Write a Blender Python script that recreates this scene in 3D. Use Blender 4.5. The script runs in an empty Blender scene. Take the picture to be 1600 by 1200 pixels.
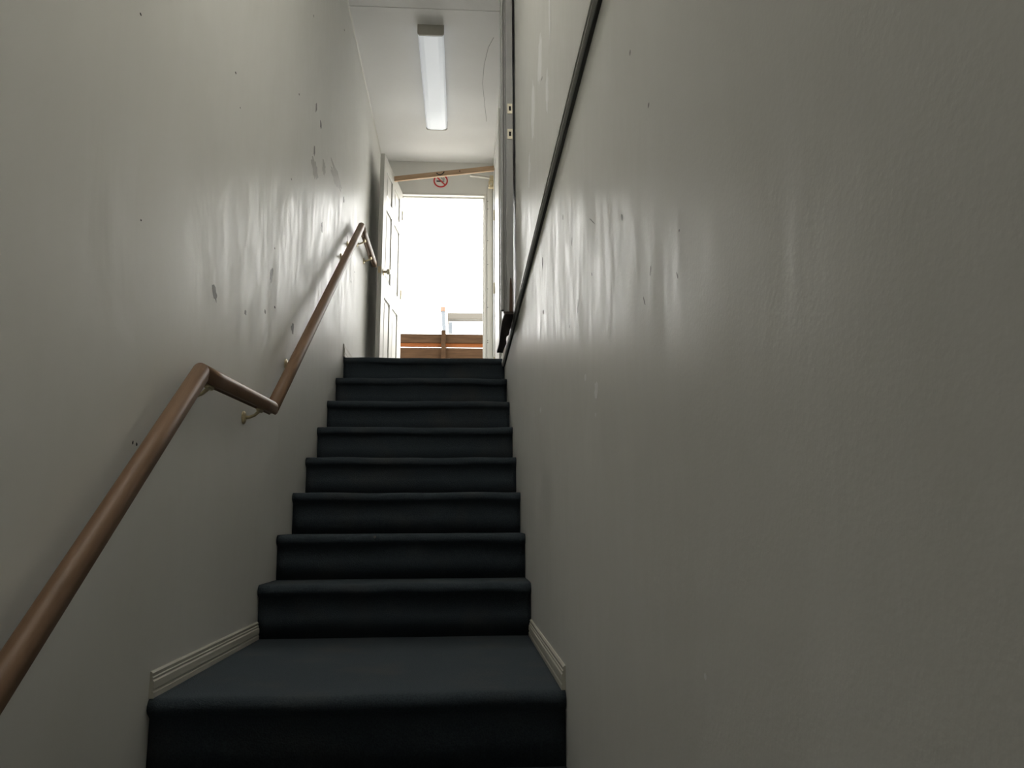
import bpy, bmesh, math, random
from mathutils import Vector, Matrix
random.seed(7)
scene = bpy.context.scene
COL = scene.collection

# ------------------------------------------------------------------ camera
F_PX, YAW, PITCH, ROLL = 1183.0, .0652, .1845, -.0058
CAM = Vector((.797, -2.06, .43))
fw = Vector((math.sin(YAW) * math.cos(PITCH), math.cos(YAW) * math.cos(PITCH), math.sin(PITCH)))
rt = Vector((math.cos(YAW), -math.sin(YAW), 0))
up = rt.cross(fw)
r2 = rt * math.cos(ROLL) + up * math.sin(ROLL)
u2 = -rt * math.sin(ROLL) + up * math.cos(ROLL)
cd = bpy.data.cameras.new('camera')
cam = bpy.data.objects.new('camera', cd)
COL.objects.link(cam)
cam.matrix_world = Matrix(((r2.x, u2.x, -fw.x, CAM.x), (r2.y, u2.y, -fw.y, CAM.y), (r2.z, u2.z, -fw.z, CAM.z), (0, 0, 0, 1)))
cd.sensor_fit = 'HORIZONTAL'
cd.sensor_width = 36
cd.lens = F_PX / 1600 * 36
cd.clip_start = .02
cd.clip_end = 300
scene.camera = cam

# ------------------------------------------------------------------ world: bright overcast sky
world = bpy.data.worlds.new('world')
scene.world = world
world.use_nodes = True
bg = world.node_tree.nodes['Background']
bg.inputs['Color'].default_value = (1, .985, .95, 1)
bg.inputs['Strength'].default_value = 6.2

vs = scene.view_settings
vs.view_transform = 'Standard'
vs.look = 'None'
vs.exposure = 0.6
vs.gamma = 1.0
vs.use_curve_mapping = False

# ------------------------------------------------------------------ dimensions (metres)
W = 1.073            # stair width, left wall face is x = 0
T, R, R0, LD = .2655, .19, .2055, 1.045
FLOOR = R0 + 7 * R   # upper floor level
TOPY = LD + 7 * T
CEIL = 3.90
FARY = 4.80
BACKY = -4.6
LOWZ = -1.14
UPX = 1.060          # face of the upper part of the right wall

# ------------------------------------------------------------------ materials
def new_mat(name):
    m = bpy.data.materials.new(name)
    m.use_nodes = True
    nt = m.node_tree
    return m, nt, nt.nodes, nt.links, nt.nodes['Principled BSDF']

def simple(name, col, rough=.5, metal=0., spec=.5, var=.12, nscale=30., bump=0., bscale=80.):
    m, nt, n, l, b = new_mat(name)
    tc = n.new('ShaderNodeTexCoord')
    nz = n.new('ShaderNodeTexNoise')
    nz.inputs['Scale'].default_value = nscale
    nz.inputs['Detail'].default_value = 4
    l.new(tc.outputs['Object'], nz.inputs['Vector'])
    mx = n.new('ShaderNodeMix')
    mx.data_type = 'RGBA'
    mx.inputs['A'].default_value = (*[c * (1 - var) for c in col], 1)
    mx.inputs['B'].default_value = (*[min(1, c * (1 + var)) for c in col], 1)
    l.new(nz.outputs['Fac'], mx.inputs['Factor'])
    l.new(mx.outputs['Result'], b.inputs['Base Color'])
    b.inputs['Roughness'].default_value = rough
    b.inputs['Metallic'].default_value = metal
    b.inputs['Specular IOR Level'].default_value = spec
    if bump:
        n2 = n.new('ShaderNodeTexNoise')
        n2.inputs['Scale'].default_value = bscale
        l.new(tc.outputs['Object'], n2.inputs['Vector'])
        bp = n.new('ShaderNodeBump')
        bp.inputs['Strength'].default_value = bump
        bp.inputs['Distance'].default_value = .002
        l.new(n2.outputs['Fac'], bp.inputs['Height'])
        l.new(bp.outputs['Normal'], b.inputs['Normal'])
    return m

def paint(name, col, rough=(.29, .60), spec=.10, wave=.6, peel=.12, smear=.45):
    """semi-gloss wall paint: roller texture, trowel waves, patchy vertical smears"""
    m, nt, n, l, b = new_mat(name)
    tc = n.new('ShaderNodeTexCoord')
    def noise(scale, detail, mapscale, dist=0.):
        mp = n.new('ShaderNodeMapping')
        mp.inputs['Scale'].default_value = mapscale
        l.new(tc.outputs['Object'], mp.inputs['Vector'])
        z = n.new('ShaderNodeTexNoise')
        z.inputs['Scale'].default_value = scale
        z.inputs['Detail'].default_value = detail
        z.inputs['Distortion'].default_value = dist
        l.new(mp.outputs['Vector'], z.inputs['Vector'])
        return z.outputs['Fac']
    big = noise(1.6, 3, (1, 1, 1))
    streak = noise(2.6, 6, (1, 1.6, .6), .3)
    ramp = n.new('ShaderNodeValToRGB')
    ramp.color_ramp.elements[0].position = .30
    ramp.color_ramp.elements[1].position = .80
    l.new(streak, ramp.inputs['Fac'])
    mx = n.new('ShaderNodeMix')
    mx.data_type = 'RGBA'
    mx.inputs['A'].default_value = (*[c * .93 for c in col], 1)
    mx.inputs['B'].default_value = (*[min(1, c * 1.05) for c in col], 1)
    l.new(big, mx.inputs['Factor'])
    mx2 = n.new('ShaderNodeMix')
    mx2.data_type = 'RGBA'
    mx2.inputs['B'].default_value = (min(1, col[0] * 1.10), min(1, col[1] * 1.11), min(1, col[2] * 1.14), 1)
    mu = n.new('ShaderNodeMath')
    mu.operation = 'MULTIPLY'
    mu.inputs[1].default_value = smear
    l.new(ramp.outputs['Color'], mu.inputs[0])
    l.new(mu.outputs[0], mx2.inputs['Factor'])
    l.new(mx.outputs['Result'], mx2.inputs['A'])
    l.new(mx2.outputs['Result'], b.inputs['Base Color'])
    mr = n.new('ShaderNodeMapRange')
    mr.inputs['To Min'].default_value = rough[0]
    mr.inputs['To Max'].default_value = rough[1]
    fine = noise(11, 7, (1, 1.8, .6), .5)
    av = n.new('ShaderNodeMix')
    av.inputs['Factor'].default_value = .40
    l.new(ramp.outputs['Color'], av.inputs['A'])
    fr_ = n.new('ShaderNodeMapRange')
    fr_.inputs['From Min'].default_value = .35
    fr_.inputs['From Max'].default_value = .65
    l.new(fine, fr_.inputs['Value'])
    l.new(fr_.outputs['Result'], av.inputs['B'])
    l.new(av.outputs['Result'], mr.inputs['Value'])
    l.new(mr.outputs['Result'], b.inputs['Roughness'])
    b.inputs['Specular IOR Level'].default_value = spec
    w1 = noise(2.5, 3, (1, 1.3, .7), .6)
    b1 = n.new('ShaderNodeBump')
    b1.inputs['Strength'].default_value = wave
    b1.inputs['Distance'].default_value = .012
    l.new(w1, b1.inputs['Height'])
    w2 = noise(150, 2, (1, 1, 1))
    b2 = n.new('ShaderNodeBump')
    b2.inputs['Strength'].default_value = peel
    b2.inputs['Distance'].default_value = .0012
    l.new(w2, b2.inputs['Height'])
    l.new(b1.outputs['Normal'], b2.inputs['Normal'])
    w3 = noise(6, 5, (1, 1.3, .65), .5)
    b3 = n.new('ShaderNodeBump')
    b3.inputs['Strength'].default_value = wave * .5
    b3.inputs['Distance'].default_value = .003
    l.new(w3, b3.inputs['Height'])
    l.new(b2.outputs['Normal'], b3.inputs['Normal'])
    l.new(b3.outputs['Normal'], b.inputs['Normal'])
    return m

def carpet_mat():
    m, nt, n, l, b = new_mat('carpet_navy')
    tc = n.new('ShaderNodeTexCoord')
    a = n.new('ShaderNodeTexNoise')
    a.inputs['Scale'].default_value = 240
    a.inputs['Detail'].default_value = 3
    c = n.new('ShaderNodeTexNoise')
    c.inputs['Scale'].default_value = 4
    c.inputs['Detail'].default_value = 5
    l.new(tc.outputs['Object'], a.inputs['Vector'])
    l.new(tc.outputs['Object'], c.inputs['Vector'])
    r1 = n.new('ShaderNodeMix')
    r1.data_type = 'RGBA'
    r1.inputs['A'].default_value = (.018, .027, .036, 1)
    r1.inputs['B'].default_value = (.070, .086, .098, 1)
    l.new(a.outputs['Fac'], r1.inputs['Factor'])
    r2_ = n.new('ShaderNodeMix')
    r2_.data_type = 'RGBA'
    r2_.blend_type = 'MIX'
    r2_.inputs['B'].default_value = (.075, .075, .072, 1)
    mr = n.new('ShaderNodeMapRange')
    mr.inputs['From Min'].default_value = .5
    mr.inputs['From Max'].default_value = .75
    mr.inputs['To Max'].default_value = .6
    l.new(c.outputs['Fac'], mr.inputs['Value'])
    l.new(mr.outputs['Result'], r2_.inputs['Factor'])
    l.new(r1.outputs['Result'], r2_.inputs['A'])
    l.new(r2_.outputs['Result'], b.inputs['Base Color'])
    b.inputs['Roughness'].default_value = .95
    b.inputs['Specular IOR Level'].default_value = .1
    b.inputs['Sheen Weight'].default_value = .06
    b.inputs['Sheen Roughness'].default_value = .5
    b.inputs['Sheen Tint'].default_value = (.5, .55, .6, 1)
    bp = n.new('ShaderNodeBump')
    bp.inputs['Strength'].default_value = .7
    bp.inputs['Distance'].default_value = .003
    l.new(a.outputs['Fac'], bp.inputs['Height'])
    l.new(bp.outputs['Normal'], b.inputs['Normal'])
    return m

def wood_mat(name, c1, c2, rough=.5, scale=(1, 12, 12), spec=.5, nsc=3.):
    m, nt, n, l, b = new_mat(name)
    tc = n.new('ShaderNodeTexCoord')
    mp = n.new('ShaderNodeMapping')
    mp.inputs['Scale'].default_value = scale
    l.new(tc.outputs['Object'], mp.inputs['Vector'])
    z = n.new('ShaderNodeTexNoise')
    z.inputs['Scale'].default_value = nsc
    z.inputs['Detail'].default_value = 6
    z.inputs['Distortion'].default_value = .6
    l.new(mp.outputs['Vector'], z.inputs['Vector'])
    rp = n.new('ShaderNodeValToRGB')
    rp.color_ramp.elements[0].position = .3
    rp.color_ramp.elements[0].color = (*c1, 1)
    rp.color_ramp.elements[1].position = .7
    rp.color_ramp.elements[1].color = (*c2, 1)
    l.new(z.outputs['Fac'], rp.inputs['Fac'])
    l.new(rp.outputs['Color'], b.inputs['Base Color'])
    b.inputs['Roughness'].default_value = rough
    b.inputs['Specular IOR Level'].default_value = spec
    return m

M = dict(
    wall=paint('wall_paint', (.74, .735, .695)),
    wall_r=paint('wall_paint_roller', (.74, .735, .695), rough=(.29, .58), spec=.10, wave=.55, peel=.22, smear=.45),
    ceil=paint('ceiling_paint', (.86, .855, .84), rough=(.40, .52), wave=.2, peel=.15, smear=.2),
    carpet=carpet_mat(),
    trim=simple('trim_paint', (.56, .54, .47), .4, var=.08, nscale=14, bump=.2, bscale=40),
    doorw=simple('door_white', (.68, .67, .63), .4, var=.04, nscale=8),
    leaf=simple('door_leaf_white', (.54, .53, .49), .45, var=.05, nscale=8),
    greyframe=simple('grey_frame_paint', (.34, .34, .33), .42, var=.14, nscale=10, bump=.3, bscale=60),
    greytrim=simple('grey_trim_metal', (.55, .55, .53), .35, var=.10, nscale=20),
    shadetrim=simple('trim_shade', (.05, .05, .048), .5),
    rail=wood_mat('handrail_wood', (.165, .095, .052), (.23, .138, .082), .5, (14, 1.2, 1.2), .35, 4),
    brass=simple('worn_brass', (.62, .53, .34), .38, metal=.7, var=.25, nscale=60),
    steel=simple('strike_plate_metal', (.62, .58, .46), .4, metal=.6, var=.15, nscale=60),
    black=simple('dark_hole', (.012, .011, .010), .8),
    scuff=simple('scuff_grey', (.20, .195, .18), .55, var=.4, nscale=90),
    smudge=simple('grey_smudge', (.40, .39, .36), .45, var=.12, nscale=30),
    chip=simple('bare_plaster_spot', (.90, .90, .89), .6, var=.1, nscale=60),
    brownb=wood_mat('dark_brown_board', (.020, .013, .010), (.05, .032, .024), .7, (8, 1, 8)),
    brownw=wood_mat('split_wood', (.07, .038, .022), (.12, .068, .04), .7, (8, 8, 1)),
    pine=wood_mat('brace_pine', (.42, .27, .15), (.58, .40, .25), .6, (1.5, 14, 14)),
    deck=wood_mat('deck_wood', (.020, .011, .0055), (.036, .020, .010), .8, (1.5, 14, 14), .05),
    deck_sunlit=wood_mat('deck_wood_sunlit', (.075, .024, .007), (.11, .038, .012), .8, (1.5, 14, 14), .05),  # sunlight on the lower part of the top board, put into the colour
    housing=simple('fixture_housing', (.46, .44, .39), .45, var=.05),
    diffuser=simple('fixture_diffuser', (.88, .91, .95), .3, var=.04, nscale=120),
    red=simple('sign_red', (.55, .03, .03), .4),
    signw=simple('sign_white', (.72, .70, .66), .35, var=.03),
    signk=simple('sign_black', (.02, .02, .02), .4),
    white=simple('house_white', (.85, .86, .86), .6),
    tan=simple('house_tan', (.045, .040, .030), .7),
    bluew=simple('post_bluegrey', (.055, .065, .075), .7),
    ground=simple('ground_bounce_pale', (.66, .65, .62), .9, nscale=3),  # paleness raised to bounce daylight indoors
)

# ------------------------------------------------------------------ mesh helpers
def mesh_obj(name, bm, mat, parent=None, smooth=False, origin=None):
    me = bpy.data.meshes.new(name)
    bmesh.ops.recalc_face_normals(bm, faces=bm.faces)
    if smooth:
        for f in bm.faces:
            f.smooth = True
    if origin is not None:
        bmesh.ops.translate(bm, verts=bm.verts, vec=-Vector(origin))
    bm.to_mesh(me)
    bm.free()
    me.materials.append(M[mat] if isinstance(mat, str) else mat)
    o = bpy.data.objects.new(name, me)
    COL.objects.link(o)
    if origin is not None:
        o.location = origin
    if parent is not None:
        o.parent = parent
        o.matrix_parent_inverse = Matrix.Translation(-parent.location) if parent.rotation_euler.z == 0 else parent.matrix_basis.inverted()
    return o

def box(bm, x0, x1, y0, y1, z0, z1, bevel=0., seg=2):
    g = bmesh.ops.create_cube(bm, size=1)
    for v in g['verts']:
        v.co = Vector((x0 + (v.co.x + .5) * (x1 - x0), y0 + (v.co.y + .5) * (y1 - y0), z0 + (v.co.z + .5) * (z1 - z0)))
    if bevel:
        es = list({e for v in g['verts'] for e in v.link_edges})
        bmesh.ops.bevel(bm, geom=es, offset=bevel, segments=seg, profile=.5, affect='EDGES')

def boxes(name, lst, mat, parent=None, bevel=0., **k):
    bm = bmesh.new()
    for b in lst:
        box(bm, *b, bevel=bevel)
    return mesh_obj(name, bm, mat, parent, **k)

def tube(bm, pts, r, seg=12, cap=True):
    """round tube through points, r number or list"""
    pts = [Vector(p) for p in pts]
    rs = r if isinstance(r, (list, tuple)) else [r] * len(pts)
    rings = []
    ref = None
    for i, p in enumerate(pts):
        d = (pts[min(i + 1, len(pts) - 1)] - pts[max(i - 1, 0)]).normalized()
        if ref is None:
            ref = Vector((0, 0, 1)) if abs(d.z) < .9 else Vector((1, 0, 0))
        a = d.cross(ref).normalized()
        b = a.cross(d).normalized()
        ref = b
        rings.append([bm.verts.new(p + (a * math.cos(t) + b * math.sin(t)) * rs[i]) for t in [2 * math.pi * k / seg for k in range(seg)]])
    for A, B in zip(rings, rings[1:]):
        for k in range(seg):
            bm.faces.new((A[k], A[(k + 1) % seg], B[(k + 1) % seg], B[k]))
    if cap:
        bm.faces.new(rings[0])
        bm.faces.new(list(reversed(rings[-1])))

def prism(bm, poly, axis, a, b):
    """extrude a 2D polygon along axis 0/1/2; poly coords are the two other axes in order"""
    def P(u, v, w):
        c = [0, 0, 0]
        o = [i for i in range(3) if i != axis]
        c[axis], c[o[0]], c[o[1]] = w, u, v
        return bm.verts.new(c)
    A = [P(u, v, a) for u, v in poly]
    B = [P(u, v, b) for u, v in poly]
    n = len(poly)
    bm.faces.new(A)
    bm.faces.new(list(reversed(B)))
    for i in range(n):
        bm.faces.new((A[i], A[(i + 1) % n], B[(i + 1) % n], B[i]))

def struct(o):
    o['kind'] = 'structure'
    return o

def thing(name, label, cat, loc, group=None):
    o = bpy.data.objects.new(name, None)
    o.empty_display_size = .1
    COL.objects.link(o)
    o.location = loc
    return tag(o, label, cat, group)

def tag(o, label, cat, group=None):
    o['label'] = label
    o['category'] = cat
    if group:
        o['group'] = group
    return o

# ================================================================== SHELL
wall_left = struct(boxes('wall_left', [(-.12, 0, BACKY, FARY + .12, LOWZ - .1, CEIL)], 'wall'))
wall_left['label'] = 'tall scuffed off-white left stairwell wall carrying the handrail'
wall_right = struct(boxes('wall_right', [(W, W + .15, BACKY, FARY + .12, LOWZ - .1, 1.49), (W, W + .15, 2.46, FARY + .12, 1.49, CEIL)], 'wall_r'))
wall_right['label'] = 'smooth off-white right stairwell wall below the grey strip'
wall_upper = struct(boxes('wall_right_upper', [(UPX, W + .15, BACKY, 1.59, 1.512, CEIL), (W - .004, W + .15, 1.59, 2.46, 1.512, CEIL)], 'wall_r'))
wall_upper['label'] = 'upper off-white right wall above the grey strip, with pale patches'
ceiling = struct(boxes('ceiling', [(-.12, W + .15, BACKY, FARY + .12, CEIL, CEIL + .1)], 'ceil'))
wall_back = struct(boxes('wall_back', [(-.12, W + .15, BACKY - .1, BACKY, LOWZ - .1, CEIL)], 'wall'))

# far wall with the doorway
DX0, DX1, DTOP = .203, .989, 3.558
wall_far = struct(boxes('wall_far', [(0, DX0 - .02, FARY, FARY + .12, FLOOR - .1, CEIL), (DX1 + .02, W, FARY, FARY + .12, FLOOR - .1, CEIL),
                                     (DX0 - .02, DX1 + .02, FARY, FARY + .12, DTOP + .022, CEIL)], 'wall'))
fr = struct(boxes('trim_1', [(DX0 - .02, DX0, FARY - .006, FARY + .125, FLOOR, DTOP + .02), (DX1, DX1 + .02, FARY - .006, FARY + .125, FLOOR, DTOP + .02),
                             (DX0, DX1, FARY - .006, FARY + .125, DTOP - .002, DTOP + .02)], 'doorw', bevel=.002))
fr['label'] = 'white frame lining the bright doorway'
st = boxes('door_stop', [(DX1 - .012, DX1, FARY + .04, FARY + .075, FLOOR, DTOP - .014), (DX0, DX1, FARY + .04, FARY + .075, DTOP - .014, DTOP - .002)], 'doorw', fr)
cas = struct(boxes('trim_2', [(DX1 + .024, W - .004, FARY - .014, FARY, FLOOR, DTOP + .11)], 'doorw', bevel=.003))
cas['label'] = 'flat off-white casing board right of the doorway with nail holes'
for z in (3.50, 3.42, 3.10, 2.86, 2.62, 2.44, 2.12, 2.10):
    bm = bmesh.new()
    tube(bm, [(DX1 + .031, FARY - .0148, z), (DX1 + .031, FARY - .0138, z)], .0045, 8)
    mesh_obj('nail_hole', bm, 'black', cas)

# floors
floor = struct(boxes('floor', [(0, W, TOPY + T, FARY + .12, FLOOR - .12, FLOOR)], 'carpet'))
floor_low = struct(boxes('floor_lower', [(0, W, BACKY, -1.30, LOWZ - .1, LOWZ)], 'carpet'))

# ================================================================== STAIRS
def step_mesh(ny, nz, rise, depth, seed):
    rnd = random.Random(seed)
    ph = [rnd.uniform(0, 6.28) for _ in range(4)]
    rad = .022
    prof = [(ny + depth + .05, nz), (ny + depth * .6, nz), (ny + .06, nz), (ny + rad, nz)]
    for k in range(1, 7):
        a = math.pi / 2 + k * (math.pi * .86) / 6
        prof.append((ny + rad + rad * math.cos(a), nz - rad + rad * math.sin(a)))
    prof += [(ny + .024, nz - 2 * rad - .006), (ny + .026, nz - rise * .6), (ny + .026, nz - rise), (ny + depth + .05, nz - rise)]
    bm = bmesh.new()
    NX = 36
    rows = []
    for i in range(NX + 1):
        x = .0015 + (W - .003) * i / NX
        dz = .0016 * math.sin(x * 7 + ph[0]) + .0011 * math.sin(x * 19 + ph[1])
        dy = .0022 * math.sin(x * 6 + ph[2]) + .0014 * math.sin(x * 23 + ph[3])
        row = []
        for j, (y, z) in enumerate(prof):
            w = 1 if 3 <= j <= 9 else (.5 if j == 2 else 0)
            row.append(bm.verts.new((x, y + dy * w, z + dz * w)))
        rows.append(row)
    n = len(prof)
    for A, B in zip(rows, rows[1:]):
        for j in range(n):
            bm.faces.new((A[j], A[(j + 1) % n], B[(j + 1) % n], B[j]))
    bm.faces.new(rows[0])
    bm.faces.new(list(reversed(rows[-1])))
    return bm

up_fl = thing('staircase', 'upper flight of eight dark navy carpeted steps rising to the doorway', 'stairs', (W / 2, LD, 0))
for k in range(1, 9):
    rise = R0 if k == 1 else R
    o = mesh_obj('step', step_mesh(LD + T * (k - 1), R0 + R * (k - 1), rise, T, 10 + k), 'carpet', up_fl, smooth=True)
    if k == 2:
        bm = bmesh.new()
        pts = [(.008 * math.cos(a) * random.uniform(.7, 1.2), .006 * math.sin(a) * random.uniform(.7, 1.2)) for a in [i * .785 for i in range(8)]]
        prism(bm, [(.418 + u, R0 + R - .012 + v) for u, v in pts], 1, LD + T - .002, LD + T + .004)
        mesh_obj('worn_spot', bm, 'scuff', o)
low_fl = thing('staircase', 'lower flight of dark carpeted steps topped by the small landing', 'stairs', (W / 2, -.6, LOWZ))
o = mesh_obj('landing', step_mesh(.03, 0, .19, LD - .03, 3), 'carpet', low_fl, smooth=True)
for k in range(1, 6):
    mesh_obj('step', step_mesh(.03 - T * k, -.19 * k, .19, T, 30 + k), 'carpet', low_fl, smooth=True)

# ================================================================== BASEBOARDS
def base_profile(sgn, x0, h):
    p = [(0, 0), (.012, 0), (.012, h * .20), (.0095, h * .25), (.0095, h * .30), (.012, h * .34), (.011, h * .62), (.008, h * .68), (.0085, h * .76),
         (.006, h * .80), (.007, h * .93), (.003, h), (0, h)]
    return [(x0 + sgn * u, v) for u, v in p]
def baseboard(name, sgn, x0, y0, y1, z, h):
    bm = bmesh.new()
    prism(bm, [(u, z + v) for u, v in base_profile(sgn, x0, h)], 1, y0, y1)
    return struct(mesh_obj(name, bm, 'trim'))
baseboard('baseboard_left', 1, 0, .04, LD + .02, .0005, .066)
baseboard('baseboard_right', -1, W, .045, LD + .02, .0005, .062)
baseboard('baseboard_left_upper', 1, 0, TOPY - .01, FARY, FLOOR + .0005, .085)
baseboard('baseboard_right_upper', -1, W, TOPY - .01, 3.36, FLOOR + .0005, .085)

# grey strip along the right wall at upper floor level
bm = bmesh.new()
prism(bm, [(W, 1.478), (1.056, 1.478), (1.056, 1.512), (W, 1.512)], 1, BACKY, 2.9)
t3 = struct(mesh_obj('trim_3', bm, 'greytrim'))
t3['label'] = 'grey horizontal strip with painted shade on its underside along the right wall'
mesh_obj('underside_shade', (lambda b: (box(b, 1.065, W, BACKY, 2.9, 1.474, 1.478), b)[1])(bmesh.new()), 'shadetrim', t3)  # shade under the strip painted as a dark sliver

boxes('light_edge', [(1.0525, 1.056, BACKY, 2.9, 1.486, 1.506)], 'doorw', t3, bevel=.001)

# ================================================================== HANGING DOOR JAMB (right)
jb = thing('door_jamb', 'grey painted door jamb with two strike plates overhanging the right side of the stairs', 'door jamb', (1.02, 1.6, 1.49))
JY = 1.60
boxes('casing_edge', [(.983, .997, JY, JY + .03, 1.492, CEIL)], 'greyframe', jb, bevel=.002)
boxes('stop_moulding', [(.997, 1.011, JY + .016, JY + .05, 1.488, CEIL)], 'greyframe', jb, bevel=.002)
boxes('jamb_face', [(1.011, 1.047, JY - .004, JY + .40, 1.484, CEIL)], 'greyframe', jb, bevel=.002)
def strike(zc):
    bm = bmesh.new()
    box(bm, 1.019, 1.046, JY - .0068, JY - .004, zc - .029, zc + .029, bevel=.001)
    s = mesh_obj('strike_plate', bm, 'steel', jb)
    boxes('latch_hole', [(1.027, 1.039, JY - .0074, JY - .0066, zc - .012, zc + .013)], 'black', s)
    for d in (-.021, .021):
        bm = bmesh.new()
        tube(bm, [(1.033, JY - .0078, zc + d), (1.033, JY - .0066, zc + d)], .0028, 8)
        mesh_obj('screw', bm, 'brass', s)
strike(2.592)
strike(2.447)
# split in the jamb that bares the brown wood, and the dark board underneath
bm = bmesh.new()
prism(bm, [(1.024, 1.483), (1.041, 1.483), (1.040, 1.60), (1.036, 1.655), (1.030, 1.66), (1.027, 1.63), (1.026, 1.55)], 1, JY - .0055, JY - .002)
mesh_obj('bare_wood_split', bm, 'brownw', jb)
bm = bmesh.new()
poly = [(1.003, JY - .002), (1.046, JY - .002), (1.047, 2.02), (1.037, 2.06), (1.038, 2.15), (1.046, 2.22), (1.040, 2.33), (1.037, 2.47), (1.000, 2.46), (1.004, 2.3), (.999, 2.0), (.996, 1.75)]
prism(bm, poly, 2, 1.470, 1.4835)
mesh_obj('sill_board', bm, 'brownb', jb)

# ================================================================== HANDRAIL
RX = .058
path = [(-1.75, -.655), (.085, .858), (.895, .882), (3.14, 2.548), (3.96, 2.552)]
hw, hh = .0235, .027
prof = []
for k in range(0, 17):
    a = -.35 + k * (math.pi + .70) / 16
    prof.append((hw * math.cos(a), .004 + (hh - .004) * math.sin(a) if math.sin(a) > 0 else .004 + .022 * math.sin(a)))
prof += [(-.019, -.020), (-.013, -.025), (-.009, -.025), (-.008, -.021), (.008, -.021), (.009, -.025), (.013, -.025), (.019, -.020)]
rail = thing('handrail', 'long brown wooden handrail stepping up along the left wall', 'handrail', (RX, .49, .87))
def rail_piece(i, name='rail'):
    (ya, za), (yb, zb) = path[i], path[i + 1]
    d = Vector((yb - ya, zb - za)).normalized()
    nn = Vector((-d.y, d.x))
    def cut(pt, nb, sign):
        # mitre direction at a joint
        if nb is None:
            return Vector(pt), Vector((0, 0))
        d2 = (Vector(nb) - Vector(pt)).normalized() * sign
        t = (d + d2).normalized()
        return Vector(pt), t
    rows = []
    for pt, nb, sgn in ((path[i], path[i - 1] if i > 0 else None, -1), (path[i + 1], path[i + 2] if i + 2 < len(path) else None, 1)):
        p, t = cut(pt, nb, sgn)
        row = []
        for u, v in prof:
            q = p + nn * v
            if t.length > 0:
                # slide along d until on mitre plane through p with normal t
                s = -((q - p).dot(t)) / d.dot(t)
                q = q + d * s
            row.append((RX + u, q.x, q.y))
        rows.append(row)
    bm = bmesh.new()
    NS = 6
    vr = []
    for k in range(NS + 1):
        vr.append([bm.verts.new(Vector(a).lerp(Vector(b), k / NS)) for a, b in zip(*rows)])
    n = len(prof)
    for A, B in zip(vr, vr[1:]):
        for j in range(n):
            f = bm.faces.new((A[j], A[(j + 1) % n], B[(j + 1) % n], B[j]))
            f.smooth = True
    bm.faces.new(vr[0])
    bm.faces.new(list(reversed(vr[-1])))
    return mesh_obj(name, bm, 'rail', rail)
for i in range(4):
    rail_piece(i)

def rail_z(y):
    for (a, za), (b, zb) in zip(path, path[1:]):
        if a <= y <= b:
            d = Vector((b - a, zb - za)).normalized()
            return za + (zb - za) * (y - a) / (b - a), d
def bracket(y, plate=True):
    z, d = rail_z(y)
    nrm = Vector((0, -d.y, d.x))
    dv = Vector((0, d.x, d.y))
    c = Vector((RX, y, z)) - nrm * .027
    wz = c.z - .030
    if not plate:       # broken bracket: only its stub still hangs under the rail
        bm = bmesh.new()
        tube(bm, [c + nrm * .002, c - nrm * .006, c - nrm * .010], [.011, .010, .006], 12)
        return mesh_obj('bracket_stub', bm, 'rail', rail, smooth=True)
    bm = bmesh.new()
    tube(bm, [(0.0002, y, wz), (.004, y, wz), (.007, y, wz), (.010, y, wz)], [.024, .024, .019, .011], 16)
    root = mesh_obj('bracket', bm, 'brass', rail, smooth=False)
    bm = bmesh.new()
    end = c - nrm * .004
    tube(bm, [(.006, y, wz), (.022, y, wz + .001), (.040, y, wz + .008), (end.x - .004, end.y, end.z - .004), end], [.0075, .006, .0055, .006, .007], 10)
    mesh_obj('arm', bm, 'brass', root, smooth=True)
    bm = bmesh.new()
    tube(bm, [c - dv * .030 - nrm * .002, c - dv * .022 - nrm * .003, c + dv * .022 - nrm * .003, c + dv * .030 - nrm * .002], [.006, .0075, .0075, .006], 10)
    mesh_obj('saddle', bm, 'brass', root, smooth=True)
    for a in (-.016, .016):
        bm = bmesh.new()
        tube(bm, [(.0035, y, wz + a), (.0056, y, wz + a)], .003, 8)
        mesh_obj('screw', bm, 'steel', root)
bracket(-.15, False)
for y in (-1.35, -.70, .16, .72, 1.32, 2.66, 2.90, 3.34, 3.72):
    bracket(y)

# ================================================================== WALL MARKS
def blob(wall, x, y, z, sy, sz, mat, seed, name='scuff_mark', lean=0., n=14):
    rnd = random.Random(seed)
    bm = bmesh.new()
    vs_ = []
    for k in range(n):
        a = 2 * math.pi * k / n
        r = rnd.uniform(.62, 1.1)
        u, v = r * math.cos(a) * sy / 2, r * math.sin(a) * sz / 2
        vs_.append(bm.verts.new((x, y + u + lean * v, z + v)))
    bm.faces.new(vs_)
    return mesh_obj(name, bm, mat, wall)
LM = [(.999, 1.455, .05, .073, .3), (.324, 1.166, .06, .05, -.7), (2.011, 2.079, .05, .07, 0), (1.717, 2.638, .04, .066, 0), (1.853, 2.614, .05, .055, 0),
      (1.719, 2.387, .045, .066, 0), (2.695, 2.551, .05, .049, 0), (1.421, 1.339, .06, .059, 0), (.666, 1.2, .03, .023, 0), (.933, 1.279, .028, .02, 0), (2.909, 2.363, .04, .051, 0)]
for i, (y, z, a, b, ln) in enumerate(LM):
    blob(wall_left, .0006, y, z, a, b, 'scuff', 100 + i, lean=ln)
for i, (y, z, a, b) in enumerate([(1.755, 2.303, .20, .11), (1.993, 2.429, .11, .10), (2.40, 2.578, .45, .085), (2.33, 2.53, .3, .06)]):
    blob(wall_left, .0004 + i * .0001, y, z, a, b, 'smudge', 140 + i, name='smudge', n=22)
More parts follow.
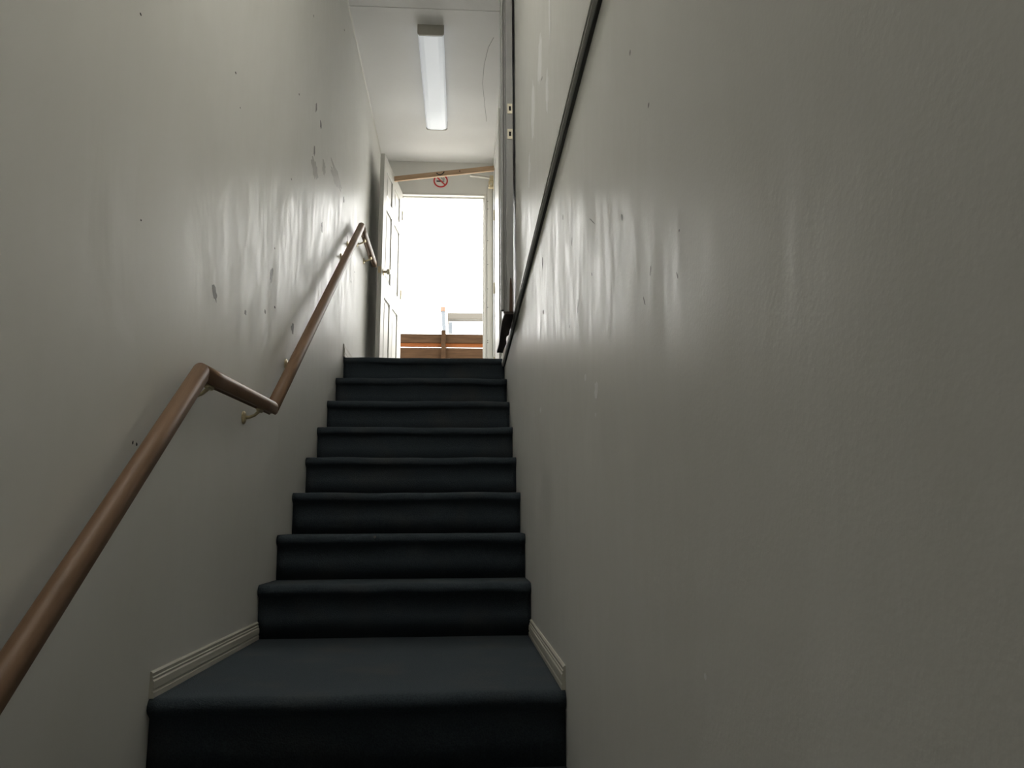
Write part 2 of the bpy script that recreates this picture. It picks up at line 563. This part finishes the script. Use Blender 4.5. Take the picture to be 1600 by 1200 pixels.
for i, (y, z, a, b) in enumerate([(-.346, 1.668, .012, .008), (.384, 1.981, .016, .009), (1.553, 3.065, .022, .010), (2.474, 3.642, .03, .012), (1.317, 2.471, .02, .012),
      (-.243, 1.175, .009, .006), (1.026, 1.582, .016, .009), (1.078, 1.34, .022, .011), (1.717, 1.327, .03, .014), (.457, 1.892, .010, .006),
      (-.181, .631, .010, .013), (-.159, .630, .012, .012), (1.251, 2.002, .018, .009), (3.279, 2.252, .03, .014), (3.115, 2.125, .03, .013)]):
    blob(wall_left, .0009, y, z, a, b, 'black', 170 + i, name='nail_hole', n=8)
RMK = [(-.823, .96, .012, .018, .3), (-.526, 1.078, .006, .05, 1.6), (.469, 1.339, .035, .054, 0), (-1.004, .80, .006, .016, -.5), (-.509, .963, .008, .012, .6), (.471, 1.158, .035, .02, .6),
       (-.303, .949, .012, .04, -.3), (-1.138, .747, .005, .012, .5), (-.959, .767, .006, .02, .6), (-.233, 1.145, .014, .023, -.4), (-.075, 1.276, .016, .021, 0), (-.156, .94, .010, .010, 0),
       (-1.156, .801, .006, .004, 0), (-.929, 1.208, .012, .013, 0), (-1.033, 1.05, .010, .009, 0)]
for i, (y, z, a, b, ln) in enumerate(RMK):
    blob(wall_right, W - .0006, y, z, a, b, 'scuff', 200 + i, lean=ln, n=9)
for i, (y, z, a, b) in enumerate([(-.526, .705, .05, .04), (-1.172, .26, .010, .010), (-.392, .758, .03, .017), (.599, .835, .06, .023), (-.511, .656, .02, .010)]):
    blob(wall_right, W - .0006, y, z, a, b, 'chip', 240 + i, name='pale_spot')
blob(wall_upper, UPX - .0006, .288, 1.935, .03, .008, 'black', 260, name='nail_hole', n=8)
for i, (y, z, a, b) in enumerate([(.35, 2.05, .16, .20), (.15, 1.80, .10, .16), (.62, 2.0, .14, .30), (.05, 2.0, .05, .2), (.8, 1.85, .12, .16)]):
    blob(wall_upper, UPX - .0004 - i * .0001, y, z, a, b, 'chip', 270 + i, name='filler_patch', n=18)

# ================================================================== WHITE PANELLED DOOR
def build_panel_door(width, height, thick):
    """returns list of (name, boxes, panels) in local space: x from hinge 0..width, y 0..-thick (face at y=0 is seen), z 0..height"""
    s, m_, br, lr, tr_, t_ = .112, .10, .21, .17, .105, .115
    pw = (width - 2 * s - m_) / 2
    top_h = .235
    bot_h = .56
    mid_h = height - br - bot_h - lr - tr_ - top_h - t_
    rows = [(br, bot_h), (br + bot_h + lr, mid_h), (br + bot_h + lr + mid_h + tr_, top_h)]
    cols = [(s, pw), (s + pw + m_, pw)]
    return s, m_, rows, cols
door = thing('panel_door', 'white six-panel door standing open against the left wall', 'door', (DX0 + .004, FARY - .04, FLOOR + .008))
fe = Vector((.116, 3.985))
dv = fe - Vector((DX0 + .004, FARY - .04))
DW = dv.length
ang = math.atan2(dv.y, dv.x)
door.rotation_euler.z = ang
DH, DT = DTOP - FLOOR - .012, .036
DM = door.matrix_basis.copy()
bpy.context.view_layer.update()
def dobj(name, bm, mat, parent, **k):
    # geometry given in the door's local space
    me = bpy.data.meshes.new(name)
    bmesh.ops.recalc_face_normals(bm, faces=bm.faces)
    if k.get('smooth'):
        for f in bm.faces:
            f.smooth = True
    bm.to_mesh(me)
    bm.free()
    me.materials.append(M[mat])
    o = bpy.data.objects.new(name, me)
    COL.objects.link(o)
    o.parent = parent
    return o
# local +x runs from hinge to free edge (towards the stairs), local +y points to world +x (the seen face)
s_, m_, rows_, cols_ = build_panel_door(DW, DH, DT)
def dbox(lst, name, mat, parent, bevel=0.):
    bm = bmesh.new()
    for b in lst:
        box(bm, *b, bevel=bevel)
    return dobj(name, bm, mat, parent)
dbox([(0, DW, -DT + .011, -.011, 0, DH)], 'core', 'leaf', door)
for side in (0, 1):
    y0, y1 = (-.0112, 0) if side == 0 else (-DT, -DT + .0112)
    for xa, xb in ((0, s_), (DW - s_, DW)):
        dbox([(xa, xb, y0, y1, 0, DH)], 'stile', 'leaf', door, .0015)
    zs = [0] + [v for r in rows_ for v in (r[0], r[0] + r[1])] + [DH]
    for i in (0, 2, 4, 6):
        dbox([(s_, DW - s_, y0, y1, zs[i], zs[i + 1])], 'cross_rail', 'leaf', door, .0015)
    for r in rows_:
        dbox([(cols_[0][0] + cols_[0][1], cols_[1][0], y0, y1, r[0], r[0] + r[1])], 'mullion', 'leaf', door, .0015)
    for r in rows_:
        for c in cols_:
            bm = bmesh.new()
            x0, x1, z0, z1 = c[0] + .022, c[0] + c[1] - .022, r[0] + .022, r[0] + r[1] - .022
            yb, yt = (-.0112, -.003) if side == 0 else (-DT + .0112, -DT + .003)
            A = [bm.verts.new((x, yb, z)) for x, z in ((x0, z0), (x1, z0), (x1, z1), (x0, z1))]
            B = [bm.verts.new((x, yt, z)) for x, z in ((x0 + .02, z0 + .02), (x1 - .02, z0 + .02), (x1 - .02, z1 - .02), (x0 + .02, z1 - .02))]
            bm.faces.new(B)
            for i in range(4):
                bm.faces.new((A[i], A[(i + 1) % 4], B[(i + 1) % 4], B[i]))
            bm.faces.new(list(reversed(A)))
            dobj('panel', bm, 'leaf', door)
kx, kz = DW - .062, .975
for side in (1, -1):
    y0 = 0 if side == 1 else -DT
    bm = bmesh.new()
    tube(bm, [(kx, y0, kz), (kx, y0 + side * .004, kz), (kx, y0 + side * .008, kz)], [.030, .030, .022], 20)
    ro = dobj('knob_rose', bm, 'brass', door)
    bm = bmesh.new()
    if side == 1:
        tube(bm, [(kx, y0 + side * d, kz) for d in (.006, .026, .030, .040, .052, .058)], [.011, .010, .019, .025, .024, .014], 18)
    else:
        tube(bm, [(kx, y0 + side * d, kz) for d in (.006, .010, .014)], [.011, .014, .010], 14)
    dobj('knob', bm, 'steel', ro, smooth=True)
dbox([(DW - .0005, DW + .0012, -DT / 2 - .012, -DT / 2 + .012, kz - .028, kz + .028)], 'latch_plate', 'brass', door)
for hz in (.22, 1.0, 1.78):
    bm = bmesh.new()
    tube(bm, [(-.004, .004, hz - .045), (-.004, .004, hz + .045)], .006, 10)
    dobj('hinge', bm, 'brass', door)

# side door in the right wall of the upper hall
d2 = struct(boxes('door_2', [(W - .010, W - .001, 3.40, 4.175, FLOOR + .01, DTOP - .02)], 'doorw', bevel=.002))
d2['label'] = 'white side door closed in the right wall of the upper hall'
boxes('casing', [(W - .018, W - .0005, 4.19, 4.26, FLOOR, DTOP + .05), (W - .018, W - .0005, 3.31, 3.385, FLOOR, DTOP + .05), (W - .018, W - .0005, 3.385, 4.19, DTOP - .01, DTOP + .05)], 'doorw', d2, bevel=.002)
for z in (3.10, 2.435, 1.78):
    bm = bmesh.new()
    tube(bm, [(W - .016, 4.182, z - .048), (W - .016, 4.182, z + .048)], .0065, 10)
    mesh_obj('hinge', bm, 'brass', d2)
boxes('strike_plate', [(W - .0195, W - .018, 4.205, 4.225, 2.66, 2.72)], 'steel', d2)

# ================================================================== DOOR CLOSER
cl = thing('door_closer', 'small brass door closer with a thin arm on the right wall beside the doorway', 'door closer', (1.05, 4.62, 3.56))
boxes('mounting_plate', [(W - .006, W, 4.58, 4.66, 3.55, 3.69)], 'brass', cl, bevel=.002)
bm = bmesh.new()
box(bm, 1.022, W - .006, 4.60, 4.645, 3.56, 3.625, bevel=.004)
mesh_obj('body', bm, 'brass', cl)
bm = bmesh.new()
box(bm, 1.030, W - .006, 4.605, 4.64, 3.630, 3.680, bevel=.004)
mesh_obj('pivot_block', bm, 'brass', cl)
bm = bmesh.new()
tube(bm, [(1.045, 4.60, 3.585), (1.045, 4.582, 3.585)], [.012, .010], 12)
mesh_obj('screw_cap', bm, 'steel', cl)
bm = bmesh.new()
prism(bm, [(.845, 3.675), (1.050, 3.652), (1.050, 3.664), (.862, 3.691)], 1, 4.605, 4.635)
mesh_obj('arm', bm, 'housing', cl)

# ================================================================== WOODEN BRACE
A = Vector((.166, 4.37, 3.506))
B = Vector((1.066, 4.20, 3.550))
bm = bmesh.new()
L = (B - A).length
box(bm, 0, L, -.011, .011, -.023, .023, bevel=.0015)
br = mesh_obj('wooden_brace', bm, 'pine')
dx = (B - A).normalized()
dyv = Vector((-dx.y, dx.x, 0)).normalized()
dz = dx.cross(dyv)
br.matrix_world = Matrix(((dx.x, dyv.x, dz.x, A.x), (dx.y, dyv.y, dz.y, A.y), (dx.z, dyv.z, dz.z, A.z), (0, 0, 0, 1)))
tag(br, 'thin pine batten wedged between the open door and the right wall', 'wood batten')
def on_brace(name, bm, mat):
    me = bpy.data.meshes.new(name)
    bm.to_mesh(me)
    bm.free()
    me.materials.append(M[mat])
    o = bpy.data.objects.new(name, me)
    COL.objects.link(o)
    o.parent = br
    return o
bm = bmesh.new()
tube(bm, [(.39, -.0135, .008), (.405, -.0135, -.006), (.425, -.0135, -.012), (.445, -.0135, -.004), (.46, -.0135, .014)], .0042, 6)
on_brace('black_scribble', bm, 'black')
bm = bmesh.new()
tube(bm, [(.60, -.0112, .004), (.60, -.0117, .004)], .006, 10)
on_brace('knot', bm, 'brownw')

# ================================================================== NO SMOKING SIGN
sg = thing('no_smoking_sign', 'square no smoking sign with red ring above the doorway', 'sign', (.566, FARY - .001, 3.635))
SX, SZ, SY = .566, 3.705, FARY
boxes('backing', [(SX - .078, SX + .078, SY - .002, SY, SZ - .072, SZ + .072)], 'signw', sg)
bm = bmesh.new()
N = 48
ro_, ri_ = .070, .056
for i in range(N):
    a, b = 2 * math.pi * i / N, 2 * math.pi * (i + 1) / N
    q = [bm.verts.new((SX + r * math.cos(t), SY - .0042, SZ + r * math.sin(t))) for r, t in ((ri_, a), (ro_, a), (ro_, b), (ri_, b))]
    bm.faces.new(q)
bmesh.ops.remove_doubles(bm, verts=bm.verts, dist=1e-5)
ex = bmesh.ops.extrude_face_region(bm, geom=bm.faces[:])
bmesh.ops.translate(bm, verts=[v for v in ex['geom'] if isinstance(v, bmesh.types.BMVert)], vec=(0, .0022, 0))
mesh_obj('ring', bm, 'red', sg)
c45 = math.sqrt(.5)
bm = bmesh.new()
w_ = .0065
prism(bm, [(SX + (u * c45 + v * c45), SZ + (-u * c45 + v * c45)) for u, v in ((-.058, -w_), (.058, -w_), (.058, w_), (-.058, w_))], 1, SY - .0042, SY - .002)
mesh_obj('slash', bm, 'red', sg)
bm = bmesh.new()
box(bm, SX - .040, SX + .014, SY - .0034, SY - .002, SZ - .012, SZ + .002)
box(bm, SX + .018, SX + .024, SY - .0034, SY - .002, SZ - .012, SZ + .002)
box(bm, SX + .028, SX + .034, SY - .0034, SY - .002, SZ - .012, SZ + .002)
mesh_obj('cigarette', bm, 'signk', sg)
bm = bmesh.new()
tube(bm, [(SX + .022, SY - .003, SZ + .006), (SX + .024, SY - .003, SZ + .018), (SX + .010, SY - .003, SZ + .022), (SX + .006, SY - .003, SZ + .034)], .0024, 6)
tube(bm, [(SX + .032, SY - .003, SZ + .006), (SX + .034, SY - .003, SZ + .024), (SX + .020, SY - .003, SZ + .032)], .0024, 6)
mesh_obj('smoke', bm, 'signk', sg)

# ================================================================== CEILING LIGHT
def ceiling_light(label, FX0, FX1, FY0, FY1, diff):
    fx = thing('ceiling_light', label, 'ceiling light', ((FX0 + FX1) / 2, (FY0 + FY1) / 2, CEIL))
    boxes('housing', [(FX0 + .01, FX1 - .01, FY0 + .02, FY1 - .02, CEIL - .05, CEIL)], 'housing', fx)
    bm = bmesh.new()
    pr_ = [(FX0, CEIL - .012), (FX0, CEIL - .060), (FX0 + .012, CEIL - .074), (FX0 + .04, CEIL - .081), (FX1 - .04, CEIL - .081), (FX1 - .012, CEIL - .074), (FX1, CEIL - .060), (FX1, CEIL - .012)]
    prism(bm, pr_, 1, FY0 + .015, FY1 - .015)
    mesh_obj('diffuser', bm, diff, fx)
    for a, b in ((FY0, FY0 + .014), (FY1 - .014, FY1)):
        bm = bmesh.new()
        prism(bm, [(FX0 - .003, CEIL), (FX0 - .003, CEIL - .066), (FX0 + .010, CEIL - .080), (FX1 - .010, CEIL - .080), (FX1 + .003, CEIL - .066), (FX1 + .003, CEIL)], 1, a, b)
        mesh_obj('end_cap', bm, 'housing', fx)
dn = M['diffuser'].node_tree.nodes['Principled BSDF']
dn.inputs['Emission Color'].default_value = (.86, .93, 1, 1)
dn.inputs['Emission Strength'].default_value = .16  # faint glow added so the switched-off fixture reads white
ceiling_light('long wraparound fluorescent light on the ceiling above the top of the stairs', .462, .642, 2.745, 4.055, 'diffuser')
lit = simple('fill_diffuser', (.9, .9, .88), .4)
lit.node_tree.nodes['Principled BSDF'].inputs['Emission Color'].default_value = (1, .97, .90, 1)
lit.node_tree.nodes['Principled BSDF'].inputs['Emission Strength'].default_value = 16.0
ceiling_light('added unseen fill light shaped like a fluorescent fixture over the lower flight of the stairs', .32, .50, -1.20, .11, lit)  # unseen lamp added to brighten the near walls

# ceiling details: drywall seam and caulk line along the left wall
t4 = struct(boxes('trim_4', [(0, W, 2.576, 2.592, CEIL - .003, CEIL)], 'ceil'))
t4['label'] = 'thin taped seam across the ceiling'
bm = bmesh.new()
prism(bm, [(0, CEIL), (.010, CEIL), (.004, CEIL - .004), (0, CEIL - .010)], 1, BACKY, FARY)
t5 = struct(mesh_obj('trim_5', bm, 'doorw'))
t5['label'] = 'white caulk line between the left wall and the ceiling'
bm = bmesh.new()
pts = [(.985, 4.02, CEIL - .0006), (.965, 3.8, CEIL - .0006), (.935, 3.45, CEIL - .0006), (.94, 3.2, CEIL - .0006), (.965, 2.98, CEIL - .0006), (1.0, 2.86, CEIL - .0006)]
tube(bm, pts, .0014, 5)
mesh_obj('crack', bm, 'scuff', ceiling)

# ================================================================== OUTSIDE
deck = struct(boxes('floor_deck', [(-1.6, 2.6, FARY + .13, 6.25, FLOOR - .16, FLOOR - .03)], 'ground'))  # unseen deck surface made pale to throw daylight up at the ceiling
deck['label'] = 'unseen outdoor deck beyond the doorway, pale to bounce light'
gd = thing('deck_guard', 'brown wooden guard rail of horizontal boards outside the doorway', 'guard rail', (.575, 6.12, FLOOR - .03))
for z0, z1, y0, mt in ((2.412, 2.512, 6.10, 'deck'), (2.370, 2.4118, 6.112, 'deck_sunlit'), (2.216, 2.3565, 6.10, 'deck'), (2.07, 2.20, 6.10, 'deck'), (1.92, 2.06, 6.10, 'deck'), (1.77, 1.91, 6.10, 'deck'), (1.62, 1.76, 6.10, 'deck')):  # thin orange board carries the painted sun glow
    boxes('board', [(-1.6, 2.6, y0, y0 + .028, z0, z1)], mt, gd, bevel=.002)
for x in (-.9, .575, 2.05):
    boxes('post', [(x - .024, x + .024, 6.055, 6.0995, FLOOR - .03, 2.545)], 'deck', gd, bevel=.003)
ground = struct(boxes('ground', [(-60, 60, 6.3, 80, -1.6, -1.5), (-60, 60, -6, 6.3, -1.6, -1.5)], 'ground'))

nb = thing('neighbouring_building', 'pale building with a tan eave beyond the deck guard', 'building', (3.5, 14.6, -1.5))
boxes('wall', [(.47, 7.5, 14.1, 18, -1.5, 4.86)], 'white', nb)
boxes('eave', [(.44, 7.6, 13.9, 18.1, 4.845, 4.99)], 'tan', nb, bevel=.02)
boxes('vent', [(.47, .545, 13.93, 14.1, 4.56, 4.78)], 'bluew', nb, bevel=.01)
pl = thing('utility_pole', 'pale leaning pole with a brown cap standing beyond the deck guard', 'pole', (.46, 14.0, -1.5))
bm = bmesh.new()
tube(bm, [(.43, 13.6, -1.5), (.41, 13.6, 4.0), (.352, 13.6, 4.98)], .04, 12)
mesh_obj('shaft', bm, 'bluew', pl)
bm = bmesh.new()
box(bm, .300, .40, 13.55, 13.65, 4.92, 5.02, bevel=.01)
mesh_obj('cap', bm, 'brownw', pl)
